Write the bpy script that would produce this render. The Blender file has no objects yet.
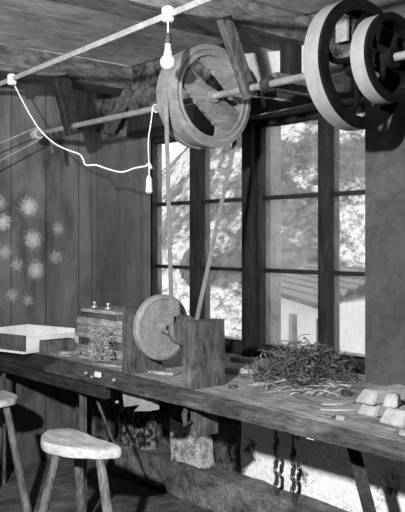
import bpy, bmesh, math, random
from mathutils import Vector, Matrix
random.seed(7)
S = bpy.context.scene
COL = S.collection
PI = math.pi

# ------------------------------------------------------------ camera
EYE = 1.38
FP = 800.0                      # focal length in pixels for the 405 x 512 frame
VIEW = Vector((-math.cos(math.radians(40)), math.sin(math.radians(40)), 0))
RIGHT = Vector((VIEW.y, -VIEW.x, 0))
cd = bpy.data.cameras.new('camera'); cam = bpy.data.objects.new('camera', cd); COL.objects.link(cam)
cam.location = (0, 0, EYE)
cam.rotation_euler = VIEW.to_track_quat('-Z', 'Y').to_euler()
cd.sensor_fit = 'VERTICAL'; cd.sensor_height = 36.0; cd.sensor_width = 36.0
cd.lens = 36.0 * FP / 512.0
cd.shift_y = -14.0 / 512.0
cd.clip_start = 0.02; cd.clip_end = 400
S.camera = cam

# ------------------------------------------------------------ light
w = bpy.data.worlds.new('overcast_sky'); S.world = w; w.use_nodes = True
wb = w.node_tree.nodes['Background']; wb.inputs[0].default_value = (0.86, 0.86, 0.86, 1); wb.inputs[1].default_value = 1.7

def area(name, loc, target, size, power):
    ld = bpy.data.lights.new(name, 'AREA'); ld.shape = 'DISK'; ld.size = size; ld.energy = power
    lo = bpy.data.objects.new(name, ld); COL.objects.link(lo); lo.location = loc
    lo.rotation_euler = (Vector(target) - Vector(loc)).to_track_quat('-Z', 'Y').to_euler()
    return lo
kl = bpy.data.lights.new('work_lamp_light', 'SPOT'); kl.energy = 860; kl.spot_size = math.radians(70); kl.spot_blend = 0.5; kl.shadow_soft_size = 0.05
ko = bpy.data.objects.new('work_lamp_light', kl); COL.objects.link(ko); ko.location = (-0.55, -0.55, 2.0)
ko.rotation_euler = (Vector((-2.6, 2.15, 1.3)) - Vector(ko.location)).to_track_quat('-Z', 'Y').to_euler()
area('room_fill_light', (-1.3, 0.2, 1.75), (-1.9, 0.8, 3.4), 0.8, 12)  # weak unseen fill added to lift the room, no actual lamp
sl_ = bpy.data.lights.new('ceiling_fill_spot', 'SPOT'); sl_.energy = 330; sl_.spot_size = math.radians(50); sl_.spot_blend = 0.6; sl_.shadow_soft_size = 0.25  # unseen fill spot, added to brighten the ceiling from below
so_ = bpy.data.objects.new('ceiling_fill_spot', sl_); COL.objects.link(so_); so_.location = (-1.3, -0.6, 1.25)
so_.rotation_euler = (Vector((-3.2, 1.4, 2.55)) - Vector(so_.location)).to_track_quat('-Z', 'Y').to_euler()

S.view_settings.view_transform = 'Standard'; S.view_settings.look = 'None'
S.view_settings.gamma = 1.0; S.view_settings.exposure = 0.2; S.view_settings.use_curve_mapping = False
S.render.film_transparent = False
try:
    S.cycles.max_bounces = 6; S.cycles.diffuse_bounces = 1; S.cycles.transparent_max_bounces = 12
except Exception: pass

# ------------------------------------------------------------ helpers
def ray(x, y):
    u = (x - 202.5) / FP; v = (242.0 - y) / FP
    return VIEW + RIGHT * u + Vector((0, 0, v))
CAM = Vector((0, 0, EYE))
def atY(x, y, Y): d = ray(x, y); return CAM + d * (Y / d.y)
def atX(x, y, X): d = ray(x, y); return CAM + d * (X / d.x)
def atZ(x, y, Z): d = ray(x, y); return CAM + d * ((Z - EYE) / d.z)

def new_mat(name):
    m = bpy.data.materials.new(name); m.use_nodes = True
    nt = m.node_tree; b = nt.nodes['Principled BSDF']
    return m, nt, b
def ramp(nt, fac, stops):
    r = nt.nodes.new('ShaderNodeValToRGB')
    e = r.color_ramp.elements
    while len(e) < len(stops): e.new(0.5)
    for k, (p, v) in enumerate(stops):
        e[k].position = p; e[k].color = (v, v, v, 1)
    nt.links.new(fac, r.inputs[0]); return r.outputs[0]
def noise(nt, vec, scale, detail=5, rough=0.6, dist=0.0):
    n = nt.nodes.new('ShaderNodeTexNoise'); n.inputs['Scale'].default_value = scale
    n.inputs['Detail'].default_value = detail; n.inputs['Roughness'].default_value = rough
    n.inputs['Distortion'].default_value = dist
    nt.links.new(vec, n.inputs['Vector']); return n.outputs['Fac']
def mapping(nt, scale):
    tc = nt.nodes.new('ShaderNodeTexCoord'); mp = nt.nodes.new('ShaderNodeMapping')
    mp.inputs['Scale'].default_value = scale
    nt.links.new(tc.outputs['Object'], mp.inputs['Vector']); return mp.outputs[0]
def mixc(nt, a, b, fac, mode='MULTIPLY'):
    m = nt.nodes.new('ShaderNodeMix'); m.data_type = 'RGBA'; m.blend_type = mode
    if isinstance(fac, float): m.inputs[0].default_value = fac
    else: nt.links.new(fac, m.inputs[0])
    nt.links.new(a, m.inputs[6])
    if isinstance(b, float): m.inputs[7].default_value = (b, b, b, 1)
    else: nt.links.new(b, m.inputs[7])
    return m.outputs[2]
def bump(nt, b, h, strength, dist=0.01):
    bp = nt.nodes.new('ShaderNodeBump'); bp.inputs['Strength'].default_value = strength
    bp.inputs['Distance'].default_value = dist
    nt.links.new(h, bp.inputs['Height']); nt.links.new(bp.outputs[0], b.inputs['Normal'])

def wood(name, lo, hi, axis='X', grain=22, rough=0.75, bmp=0.5, blot=0.5, spec=0.3, grit=1.0):
    m, nt, b = new_mat(name)
    sc = {'X': (0.12, 1, 1), 'Y': (1, 0.12, 1), 'Z': (1, 1, 0.12)}[axis]
    v = mapping(nt, sc); g = noise(nt, v, grain * 2.2, 8, 0.7, 0.6)
    v2 = mapping(nt, (1, 1, 1)); n2 = noise(nt, v2, 7, 6, 0.65)
    c = ramp(nt, g, [(0.30, lo), (0.70, hi)])
    c2 = ramp(nt, n2, [(0.32, 1.0 - blot), (0.62, 1.0)])
    v3 = mapping(nt, tuple(q ** .6 for q in sc)); n3 = noise(nt, v3, 55, 4, 0.75); n4 = noise(nt, v2, 2.3, 5, 0.7, 0.5)
    c3 = ramp(nt, n3, [(0.36, 1 - .55 * grit), (0.52, 1.0), (0.70, 1 + .35 * grit)]); c4 = ramp(nt, n4, [(0.32, 1 - .38 * grit), (0.64, 1 + .25 * grit)])
    cc = mixc(nt, mixc(nt, mixc(nt, c, c2, 1.0), c3, 1.0), c4, 1.0)
    nt.links.new(cc, b.inputs['Base Color'])
    b.inputs['Roughness'].default_value = rough; b.inputs['Specular IOR Level'].default_value = spec
    bump(nt, b, mixc(nt, g, n3, 0.4, 'MIX'), bmp, 0.006); return m
def rough_mat(name, lo, hi, scale=8, rough=0.85, bmp=0.6, dist=0.01, detail=8, spec=0.3, metal=0.0, p0=0.35, p1=0.65, fine=0.35):
    m, nt, b = new_mat(name)
    v = mapping(nt, (1, 1, 1)); n = noise(nt, v, scale, detail, 0.68)
    n2 = noise(nt, v, scale * 7, 4, 0.7)
    c = ramp(nt, n, [(p0, lo), (p1, hi)])
    c2 = ramp(nt, n2, [(0.35, 1.0 - fine), (0.6, 1.0)])
    nt.links.new(mixc(nt, c, c2, 1.0), b.inputs['Base Color'])
    b.inputs['Roughness'].default_value = rough; b.inputs['Metallic'].default_value = metal
    b.inputs['Specular IOR Level'].default_value = spec
    bump(nt, b, n2, bmp, dist); return m

M = {}
M['beam'] = wood('old_beam_wood', 0.05, 0.17, 'Y', 14, bmp=0.7)
M['beam_pale'] = wood('pale_beam_wood', 0.09, 0.22, 'Y', 14, bmp=0.6)
M['ceiling'] = wood('ceiling_board_wood', 0.34, 0.58, 'Y', 8, bmp=0.5, blot=0.35, grit=0.6)
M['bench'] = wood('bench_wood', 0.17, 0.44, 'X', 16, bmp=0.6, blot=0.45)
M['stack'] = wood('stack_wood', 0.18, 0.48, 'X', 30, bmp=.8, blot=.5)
M['edge'] = wood('shaded_edge_wood', 0.025, 0.12, 'X', 16, bmp=0.6, blot=0.4)  # darker than the worktop: shade of the front face put into the colour
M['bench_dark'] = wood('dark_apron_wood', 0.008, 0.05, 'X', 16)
M['block'] = wood('grey_block_wood', 0.05, 0.18, 'Z', 18, bmp=0.5, blot=0.6)
M['leg'] = wood('leg_wood', 0.05, 0.15, 'Z', 18)
M['stool_leg'] = wood('stool_leg_wood', 0.10, 0.28, 'Z', 18)
M['seat'] = wood('worn_seat_wood', 0.40, 0.72, 'X', 12, bmp=0.4, blot=0.25, grit=0.45)
M['dark'] = wood('blackened_wood', 0.008, 0.03, 'Z', 14)
M['frame'] = wood('window_frame_wood', 0.006, 0.032, 'Z', 16, rough=0.6)
M['wheel'] = wood('pulley_wood', 0.14, 0.25, 'Y', 10, bmp=0.3, blot=0.25, grit=0.4)
M['wheel2'] = wood('pulley_web_wood', 0.10, 0.24, 'Y', 12, bmp=0.4, blot=0.4, grit=0.5)
M['tread'] = wood('polished_tread_wood', 0.18, 0.27, 'Y', 6, rough=0.5, bmp=0.1, blot=0.1, grit=0.12)
M['black'] = rough_mat('black_paint', 0.003, 0.012, 12, rough=0.8, bmp=0.2, spec=0.04)
M['belt'] = rough_mat('belt_leather', 0.16, 0.24, 10, rough=0.7, bmp=0.1)
M['shaft'] = rough_mat('steel_shaft', 0.22, 0.36, 10, rough=0.4, bmp=0.1, metal=0.3)
M['iron'] = rough_mat('dark_iron', 0.03, 0.12, 25, rough=0.5, bmp=0.4, metal=0.6)
M['disc'] = rough_mat('grinding_disc', 0.20, 0.30, 14, rough=0.6, bmp=0.2)
M['porcelain'] = rough_mat('white_porcelain', 0.8, 0.9, 5, rough=0.25, bmp=0.0, spec=0.6, fine=0.05)
M['white_cord'] = rough_mat('white_cord', 0.66, 0.8, 30, rough=0.8, bmp=0.2)
M['batten'] = rough_mat('pale_batten', 0.26, 0.38, 12, rough=0.7, bmp=0.2)
M['tray'] = rough_mat('white_paint', 0.62, 0.80, 6, rough=0.6, bmp=0.1, fine=0.1)
M['ingot'] = rough_mat('pale_stone', 0.22, 0.36, 20, rough=0.8, bmp=0.3, fine=0.2)
M['wire'] = rough_mat('dark_wire', 0.008, 0.20, 30, rough=0.5, bmp=0.1, metal=0.2)
M['bright'] = rough_mat('bright_metal', 0.28, 0.6, 30, rough=0.35, bmp=0.1, metal=0.3)
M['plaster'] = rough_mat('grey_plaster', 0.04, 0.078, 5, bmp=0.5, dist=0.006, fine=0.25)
M['white_wall'] = rough_mat('whitewashed_stone', 0.10, 0.95, 6, bmp=0.7, dist=0.02, p0=0.36, p1=0.43, fine=0.22)
M['pier'] = rough_mat('whitewashed_lump', 0.10, 0.95, 16, bmp=1.0, dist=0.02, p0=0.36, p1=0.55, fine=0.6)
M['rubble'] = rough_mat('dark_rubble', 0.02, 0.28, 12, bmp=1.0, dist=0.03, p0=0.40, p1=0.65, fine=0.5)
M['speck'] = rough_mat('speckled_rubble', 0.02, 0.6, 26, bmp=1.0, dist=0.03, p0=0.48, p1=0.60, fine=0.4)
M['ledge'] = rough_mat('stone_ledge', 0.06, 0.32, 9, bmp=1.0, dist=0.02, fine=0.5)
M['upper'] = rough_mat('pale_upper_plaster', 0.30, 0.62, 4, bmp=0.5, dist=0.01, fine=0.2)
M['floor'] = wood('floor_boards', 0.07, 0.19, 'Y', 10, bmp=0.5)
M['reveal'] = rough_mat('outer_reveal', 0.30, 0.40, 4, bmp=0.2)
M['room'] = rough_mat('room_plaster', 0.05, 0.08, 4, bmp=0.2)

def box(bm, x0, x1, y0, y1, z0, z1, bev=0.0, mtx=None):
    r = bmesh.ops.create_cube(bm, size=1.0)
    vs = r['verts']
    for v in vs:
        v.co = Vector(((x0 + x1) / 2 + v.co.x * (x1 - x0), (y0 + y1) / 2 + v.co.y * (y1 - y0), (z0 + z1) / 2 + v.co.z * (z1 - z0)))
    if bev > 0:
        es = list({e for v in vs for e in v.link_edges})
        rb = bmesh.ops.bevel(bm, geom=es, offset=bev, segments=2, affect='EDGES', profile=0.6)
        vs = list({v for f in rb['faces'] for v in f.verts} | {v for v in vs if v.is_valid})
    if mtx is not None:
        for v in vs: v.co = mtx @ v.co
    return vs
def BM(): return bmesh.new()
def tube(bm, pts, r, n=8, closed=False):
    pts = [Vector(p) for p in pts]; N = len(pts)
    rs = r if isinstance(r, (list, tuple)) else [r] * N
    rings = []; up = None
    for i, p in enumerate(pts):
        if closed: t = pts[(i + 1) % N] - pts[i - 1]
        else: t = pts[min(i + 1, N - 1)] - pts[max(i - 1, 0)]
        if t.length < 1e-9: t = Vector((0, 0, 1))
        t.normalize()
        if up is None:
            up = Vector((0, 0, 1)) if abs(t.z) < 0.9 else Vector((1, 0, 0))
        a = t.cross(up)
        if a.length < 1e-4: a = t.orthogonal()
        a.normalize(); b = a.cross(t).normalized(); up = b
        rings.append([bm.verts.new(p + (a * math.cos(2 * PI * k / n) + b * math.sin(2 * PI * k / n)) * rs[i]) for k in range(n)])
    for i in range(N if closed else N - 1):
        A = rings[i]; B = rings[(i + 1) % N]
        for k in range(n):
            bm.faces.new((A[k], A[(k + 1) % n], B[(k + 1) % n], B[k]))
    if not closed:
        bm.faces.new(rings[0][::-1]); bm.faces.new(rings[-1])
def lathe(bm, prof, mtx, n=48):
    """prof: list of (radius, height); closed at ends when the radius is 0; mtx maps local Z axis."""
    rings = []
    for (r, h) in prof:
        if r < 1e-6: rings.append([bm.verts.new(mtx @ Vector((0, 0, h)))])
        else: rings.append([bm.verts.new(mtx @ Vector((r * math.cos(2 * PI * k / n), r * math.sin(2 * PI * k / n), h))) for k in range(n)])
    for A, B in zip(rings, rings[1:]):
        for k in range(n):
            k2 = (k + 1) % n
            if len(A) == 1 and len(B) == 1: continue
            if len(A) == 1: bm.faces.new((A[0], B[k2], B[k]))
            elif len(B) == 1: bm.faces.new((A[k], A[k2], B[0]))
            else: bm.faces.new((A[k], A[k2], B[k2], B[k]))
def axX(x, y, z):   # local Z -> world +X
    return Matrix.Translation((x, y, z)) @ Matrix(((0, 0, 1, 0), (1, 0, 0, 0), (0, 1, 0, 0), (0, 0, 0, 1)))
def ring(bm, r0, r1, h0, h1, mtx, n=56):
    lathe(bm, [(r0, h0), (r1, h0), (r1, h1), (r0, h1), (r0, h0)], mtx, n)
def prism(bm, poly, f0, f1):
    """poly: 2-D points; f0, f1 map a point to the two caps"""
    a = [bm.verts.new(f0(p)) for p in poly]; b = [bm.verts.new(f1(p)) for p in poly]; n = len(poly)
    bm.faces.new(a); bm.faces.new(b[::-1])
    for k in range(n): bm.faces.new((a[k], b[k], b[(k + 1) % n], a[(k + 1) % n]))
def smooth_by_angle(me, ang=35):
    for p in me.polygons: p.use_smooth = True
    try: me.set_sharp_from_angle(angle=math.radians(ang))
    except Exception: pass
def obj(name, bm, mat, parent=None, smooth=True, label=None):
    bmesh.ops.remove_doubles(bm, verts=bm.verts, dist=1e-6)
    bmesh.ops.recalc_face_normals(bm, faces=bm.faces)
    me = bpy.data.meshes.new(name); 
    if parent is not None: org = wloc(parent)
    else:
        xs = [v.co.x for v in bm.verts]; ys = [v.co.y for v in bm.verts]; zs = [v.co.z for v in bm.verts]
        org = Vector(((min(xs) + max(xs)) / 2, (min(ys) + max(ys)) / 2, min(zs)))
    for v in bm.verts: v.co -= org
    bm.to_mesh(me); bm.free()
    me.materials.append(mat)
    if smooth: smooth_by_angle(me)
    o = bpy.data.objects.new(name, me); COL.objects.link(o)
    if parent is not None: o.parent = parent
    else: o.location = org
    if label: o['label'] = label
    return o
def wloc(o):
    v = Vector(o.location)
    while o.parent is not None: o = o.parent; v += Vector(o.location)
    return v
def tag(o, label, cat, group=None, kind=None):
    o['label'] = label; o['category'] = cat
    if group: o['group'] = group
    if kind: o['kind'] = kind
    return o
def thing(name, label, cat, loc, group=None, kind=None):
    o = bpy.data.objects.new(name, None); COL.objects.link(o); o.empty_display_size = 0.05
    o.location = loc; return tag(o, label, cat, group, kind)
def struct(name, bm, mat, label=None):
    o = obj(name, bm, mat); o['kind'] = 'structure'
    if label: o['label'] = label
    return o
def jitter(bm, amt, scale=6.0, seed=0, cuts=0):
    from mathutils import noise as mn
    if cuts: bmesh.ops.subdivide_edges(bm, edges=bm.edges[:], cuts=cuts, use_grid_fill=True)
    for v in bm.verts:
        n = mn.noise_vector(v.co * scale + Vector((seed, seed * 1.7, -seed)))
        v.co += n * amt
def beam_bm(x0, x1, y0, y1, z0, z1, amt=0.012, cuts=(1, 24, 1), seed=1, sc=5):
    """box cut into a grid along its length so that its faces can be worn"""
    bm = BM(); nx, ny, nz = cuts
    def gr(o, a, b, na, nb):
        V = [[bm.verts.new(o + a * (i / na) + b * (j / nb)) for j in range(nb + 1)] for i in range(na + 1)]
        for i in range(na):
            for j in range(nb): bm.faces.new((V[i][j], V[i + 1][j], V[i + 1][j + 1], V[i][j + 1]))
    X = Vector((x1 - x0, 0, 0)); Y = Vector((0, y1 - y0, 0)); Z = Vector((0, 0, z1 - z0)); o = Vector((x0, y0, z0))
    gr(o, X, Y, nx, ny); gr(o + Z, X, Y, nx, ny); gr(o, X, Z, nx, nz); gr(o + Y, X, Z, nx, nz); gr(o, Y, Z, ny, nz); gr(o + X, Y, Z, ny, nz)
    bmesh.ops.remove_doubles(bm, verts=bm.verts, dist=1e-5)
    jitter(bm, amt, sc, seed); return bm

# ------------------------------------------------------------ the setting
FL = 0.05; WALLY = 2.66; WINY = 2.82; CEIL = 2.41; XL = -4.35
bm = BM(); box(bm, XL - 0.2, 2.2, -2.8, 3.3, FL - 0.12, FL); struct('floor', bm, M['floor'])
bm = BM(); box(bm, XL - 0.2, 2.2, -2.8, 3.3, CEIL + 0.012, CEIL + 0.1)
struct('ceiling', bm, M['ceiling'])
# worn boards of the ceiling, laid from wall to wall above the beams
xs = [-4.35, -3.78, -3.105, -2.60, -2.10, -1.45, -0.8]
for k in range(len(xs) - 1):
    dz = [0.0, 0.0, 0.022, 0.0, 0.012, 0.0][k]
    struct('trim_%d' % (k + 1), beam_bm(xs[k] + 0.004, xs[k + 1] - 0.004, -1.0, 2.64, CEIL - 0.02 - dz, CEIL + 0.012, 0.005, (3, 30, 1), k + 3, 4), M['ceiling'])
bm = BM(); box(bm, 2.0, 2.2, -2.8, 3.0, FL, CEIL); struct('wall_right', bm, M['room'])
bm = BM(); box(bm, XL - 0.2, 2.2, -2.8, -2.6, FL, CEIL); struct('wall_back', bm, M['room'])

# left wall: dark vertical boards with pale bursts
m, nt, b = new_mat('stained_wall_boards')
v = mapping(nt, (1, 1, 0.35)); n = noise(nt, v, 5.0, 8, 0.65, 0.4)
c = ramp(nt, n, [(0.32, 0.02), (0.70, 0.16)])
tc = nt.nodes.new('ShaderNodeTexCoord'); sep = nt.nodes.new('ShaderNodeSeparateXYZ'); nt.links.new(tc.outputs['Object'], sep.inputs[0])
def mth(op, a, bb=None):
    q = nt.nodes.new('ShaderNodeMath'); q.operation = op
    for i, z in enumerate((a, bb)):
        if z is None: continue
        if isinstance(z, (int, float)): q.inputs[i].default_value = z
        else: nt.links.new(z, q.inputs[i])
    return q.outputs[0]
fr = mth('FRACT', mth('MULTIPLY', sep.outputs[1], 1 / 0.23)); seam = mth('LESS_THAN', fr, 0.035)
c = mixc(nt, c, 0.25, mth('MULTIPLY', seam, 0.8))
WL0 = Vector((XL - 0.1, 0.0, FL))     # origin used below
spots = [(29, 207, .060), (33, 240, .058), (36, 270, .056), (3, 222, .050), (5, 252, .045), (58, 229, .040), (56, 257, .045), (17, 265, .040), (0, 203, .04), (12, 295, .04), (28, 300, .035)]
fine = noise(nt, mapping(nt, (1, 1, 1)), 60, 4, 0.7)
acc = None
SP = []
for (px, py, r) in spots:
    p = atX(px, py, XL)
    vd = nt.nodes.new('ShaderNodeVectorMath'); vd.operation = 'DISTANCE'
    nt.links.new(tc.outputs['Object'], vd.inputs[0]); SP.append((vd, p))
    d = mth('ADD', vd.outputs['Value'], mth('MULTIPLY', mth('SUBTRACT', fine, 0.5), 0.13))
    q = nt.nodes.new('ShaderNodeMapRange'); q.inputs[1].default_value = r * 1.15; q.inputs[2].default_value = r * 0.25
    q.inputs[3].default_value = 0; q.inputs[4].default_value = 0.95 if r > .048 else .55; nt.links.new(d, q.inputs[0])
    acc = q.outputs[0] if acc is None else mth('MAXIMUM', acc, q.outputs[0])
c = mixc(nt, c, 0.42, acc, 'MIX')
nt.links.new(c, b.inputs['Base Color']); b.inputs['Roughness'].default_value = 0.7; bump(nt, b, n, 0.5, 0.01)
bm = BM(); box(bm, XL - 0.2, XL, -2.8, 3.0, FL, CEIL)
wl = struct('wall_left', bm, m)
for vd, p in SP: vd.inputs[1].default_value = p - Vector(wl.location)

# window wall: built round the opening
OX0, OX1 = -3.84, -2.04; OZ0, OZ1 = 0.80, 2.03
bm = BM(); box(bm, XL, OX0, 2.76, 2.87, 0.78, 2.5); struct('wall_window_side', bm, M['rubble'])
bm = BM(); box(bm, -2.085, 2.0, 2.62, 3.12, 0.70, 2.5); struct('wall_pier', bm, M['plaster'], 'grey plastered wall to the right of the window')
struct('wall_low_left', beam_bm(XL, -2.93, 2.71, 3.12, FL, 0.752, 0.014, (20, 1, 10), 6, 7), M['rubble'], 'rubble wall under the left end of the workbench, its shade painted dark')  # dark material stands in for the shadow under the bench
struct('wall_low', beam_bm(-2.93, 2.0, 2.71, 3.12, FL, 0.752, 0.014, (60, 1, 10), 5, 7), M['white_wall'], 'whitewashed wall under the workbench')
bm = BM(); box(bm, OX0, -2.95, 2.66, 3.12, 2.10, 2.5); struct('wall_above_left', bm, M['rubble'])
bm = BM(); box(bm, -2.95, -2.46, 2.66, 3.12, 2.10, 2.5); struct('wall_above_window', bm, M['upper'], 'pale plaster above the window')
bm = BM(); box(bm, -2.46, OX1, 2.66, 3.12, 2.10, 2.5); struct('wall_above_right', bm, M['rubble'])
c_ = atY(345, 28, 2.62); bm = BM(); box(bm, c_.x - .035, c_.x + .025, 2.60, 2.618, c_.z - .06, c_.z + .075, .003); tag(obj('nailed_board', bm, M['batten']), 'short pale upright board on the wall seen through the largest pulley', 'board')
# dark lintel over the window
struct('trim_8', beam_bm(OX0 + .01, OX1 - .005, 2.64, 2.90, 1.985, 2.098, 0.006, (20, 1, 2), 2), M['dark'], 'dark lintel over the window')
# stone ledge along the foot of the wall
struct('trim_9', beam_bm(-3.95, 2.0, 2.575, 2.72, FL, 0.225, 0.02, (70, 2, 4), 9, 8), M['ledge'], 'rough stone ledge along the foot of the wall')
# dark wood panel in the corner, beside the window
pn = bpy.data.objects.new('wall_panel', None); COL.objects.link(pn); pn.location = (-4.03, 2.75, 0.82)
tag(pn, 'tall dark wooden panel filling the corner left of the window', 'panel')
bm = BM(); box(bm, -4.335, -3.755, 2.735, 2.76, 0.80, 2.06, 0.004)
M['panel'] = wood('panel_wood', 0.07, 0.12, 'Z', 5, bmp=0.25, blot=0.3, grit=0.3)
obj('panel_board', bm, M['panel'], pn)
bm = BM(); box(bm, -4.335, -4.30, 2.715, 2.738, 0.80, 2.06, 0.004); box(bm, -3.80, -3.755, 2.715, 2.738, 0.80, 2.06, 0.004); obj('stile', bm, M['panel'], pn)
bm = BM(); box(bm, -4.30, -3.80, 2.722, 2.738, 0.80, 1.09, 0.003); obj('rail', bm, M['panel'], pn)

# windows (two casements with six panes each)
gm = bpy.data.materials.new('dusty_glass'); gm.use_nodes = True
nt = gm.node_tree; nt.nodes.clear()
out = nt.nodes.new('ShaderNodeOutputMaterial'); tr = nt.nodes.new('ShaderNodeBsdfTransparent'); tl = nt.nodes.new('ShaderNodeBsdfTranslucent')
df = nt.nodes.new('ShaderNodeBsdfDiffuse'); gl = nt.nodes.new('ShaderNodeBsdfGlossy'); gl.inputs['Roughness'].default_value = 0.08
tr.inputs[0].default_value = (0.95, 0.95, 0.95, 1); tl.inputs[0].default_value = (0.85, 0.85, 0.85, 1); df.inputs[0].default_value = (0.5, 0.5, 0.5, 1)
v = mapping(nt, (1, 1, 1)); n1 = noise(nt, v, 3.2, 7, 0.7, 0.6); n2 = noise(nt, mapping(nt, (2.0, 2.0, 0.6)), 16, 6, 0.7, 1.0)
f = ramp(nt, n1, [(0.38, 0.03), (0.68, 0.17)]); f2 = ramp(nt, n2, [(0.48, 0.0), (0.75, 0.14)])
fm = nt.nodes.new('ShaderNodeMath'); fm.operation = 'ADD'; nt.links.new(f, fm.inputs[0]); nt.links.new(f2, fm.inputs[1])
ms1 = nt.nodes.new('ShaderNodeMixShader'); ms1.inputs[0].default_value = 0.12; nt.links.new(tl.outputs[0], ms1.inputs[1]); nt.links.new(df.outputs[0], ms1.inputs[2])
ms2 = nt.nodes.new('ShaderNodeMixShader'); nt.links.new(fm.outputs[0], ms2.inputs[0]); nt.links.new(tr.outputs[0], ms2.inputs[1]); nt.links.new(ms1.outputs[0], ms2.inputs[2])
ms3 = nt.nodes.new('ShaderNodeMixShader'); ms3.inputs[0].default_value = 0.03; nt.links.new(ms2.outputs[0], ms3.inputs[1]); nt.links.new(gl.outputs[0], ms3.inputs[2])
nt.links.new(ms3.outputs[0], out.inputs[0])

ROWS = [(0.868, 1.228), (1.248, 1.590), (1.610, 1.955)]
def window(name, xa, xb, cols, label):
    wn = bpy.data.objects.new(name, None); COL.objects.link(wn); wn.location = ((xa + xb) / 2, WINY, 0.82); wn['kind'] = 'structure'; wn['label'] = label
    bm = BM(); box(bm, xa, xb, 2.79, 2.86, 0.806, 0.866, 0.004); box(bm, xa, xb, 2.79, 2.86, 1.957, 1.99, 0.004)
    box(bm, xa, cols[0][0], 2.79, 2.86, 0.866, 1.957, 0.004); box(bm, cols[1][1], xb, 2.79, 2.86, 0.866, 1.957, 0.004)
    obj('window_frame', bm, M['frame'], wn)
    bm = BM(); box(bm, cols[0][1], cols[1][0], 2.785, 2.865, 0.866, 1.957, 0.006); obj('mullion', bm, M['frame'], wn)
    for (a, b_) in cols:
        for z in (1.228, 1.590):
            bm = BM(); box(bm, a, b_, 2.80, 2.85, z, z + 0.020, 0.003); obj('glazing_bar', bm, M['frame'], wn)
        for (z0, z1) in ROWS:
            bm = BM(); box(bm, a - .004, b_ + .004, 2.823, 2.827, z0 - .004, z1 + .004); obj('pane', bm, gm, wn, smooth=False)
    # rounded top corners
    return wn
window('window_1', OX0 + 0.002, -2.972, [(-3.78, -3.433), (-3.345, -2.998)], 'left casement window with six dusty panes')
window('window_2', -2.898, OX1 - 0.002, [(-2.872, -2.492), (-2.425, -2.065)], 'right casement window with six dusty panes')
bm = BM(); box(bm, -2.972, -2.898, 2.75, 2.88, 0.806, 1.985, 0.006); struct('trim_10', bm, M['frame'], 'dark post between the two casements')
bm = BM(); box(bm, -3.09, -3.035, 2.89, 3.1, 0.6, 2.10); struct('wall_outer_pier', bm, M['reveal'], 'pale masonry pier outside between the windows')
bm = BM(); box(bm, OX0 - .3, OX1 + .3, 2.87, 3.3, 0.60, 0.80); struct('trim_11', bm, M['reveal'], 'outer sill under the windows')

# ------------------------------------------------------------ outside
m, nt, b = new_mat('snowy_hillside')
v = mapping(nt, (1, 1, 1)); n = noise(nt, v, 0.22, 9, 0.72, 0.0)
sepz = nt.nodes.new('ShaderNodeSeparateXYZ'); nt.links.new(v, sepz.inputs[0])
n2 = noise(nt, v, 2.6, 8, 0.85, 0.0)
cc = ramp(nt, n, [(0.47, 0.14), (0.52, 0.9)]); c3 = ramp(nt, n2, [(0.44, 0.25), (0.53, 1.0)])
nt.links.new(mixc(nt, cc, c3, 1.0), b.inputs['Base Color']); b.inputs['Roughness'].default_value = 1.0
from mathutils import noise as mnoise
bm = BM(); NX, NY = 90, 110; V = []
for i in range(NX + 1):
    row = []
    for j in range(NY + 1):
        # fan outwards from the window, rising away into a hill
        ang = math.radians(15 + 85 * i / NX); d = 4.5 * (20 ** (j / NY))
        x = -3 - math.cos(ang) * d; y = 1.5 + math.sin(ang) * d
        sl = min(1, max(0, (math.degrees(ang) - 36) / 12)); q_ = min(1, max(0, (d - 22) / 18)); h = -2.6 + q_ * q_ * (3 - 2 * q_) * (5.5 + 12 * sl) + mnoise.noise(Vector((x * .07, y * .07, 0))) * min(4, d * .06)
        row.append(bm.verts.new((x, y, h)))
    V.append(row)
for i in range(NX):
    for j in range(NY): bm.faces.new((V[i][j], V[i + 1][j], V[i + 1][j + 1], V[i][j + 1]))
tag(obj('ground', bm, m), 'snow-patched ground and hillside outside the window', 'ground', kind='structure')

# neighbouring house with a tiled roof, seen through the lower right panes
e0 = atZ(319, 308, 0.52); e1 = atZ(262, 290, 0.52)
ed = (e1 - e0).normalized(); en = Vector((-ed.y, ed.x, 0));
if en.dot(VIEW) < 0: en = -en
L = (e1 - e0).length + 2.5
hs = thing('house', 'white walled house with low tiled roof outside the right window', 'house', (e0.x, e0.y, -2.6))
def H(a, d, z): return e0 + ed * a + en * d + Vector((0, 0, z - 0.52))
bm = BM(); 
def quadbox(bm, pts0, pts1):
    a = [bm.verts.new(p) for p in pts0]; c_ = [bm.verts.new(p) for p in pts1]; n_ = len(a)
    bm.faces.new(a); bm.faces.new(c_[::-1])
    for k in range(n_): bm.faces.new((a[k], c_[k], c_[(k + 1) % n_], a[(k + 1) % n_]))
quadbox(bm, [H(0.25, .3, -2.6), H(L - .2, .3, -2.6), H(L - .2, 3.0, -2.6), H(0.25, 3.0, -2.6)], [H(0.25, .3, .54), H(L - .2, .3, .54), H(L - .2, 3.0, .54), H(0.25, 3.0, .54)])
M['house'] = rough_mat('house_render', 0.7, 0.8, 2, bmp=0.1, fine=0.1)
obj('wall', bm, M['house'], hs)
m, nt, b = new_mat('roof_tiles')
tc = nt.nodes.new('ShaderNodeTexCoord')
uvm = nt.nodes.new('ShaderNodeTexBrick'); nt.links.new(tc.outputs['UV'], uvm.inputs['Vector'])
uvm.inputs['Color1'].default_value = (.16, .16, .16, 1); uvm.inputs['Color2'].default_value = (.26, .26, .26, 1); uvm.inputs['Mortar'].default_value = (.04, .04, .04, 1)
uvm.inputs['Scale'].default_value = 1.0; uvm.inputs['Mortar Size'].default_value = 0.035; uvm.inputs['Brick Width'].default_value = 0.28; uvm.inputs['Row Height'].default_value = 0.22
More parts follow.
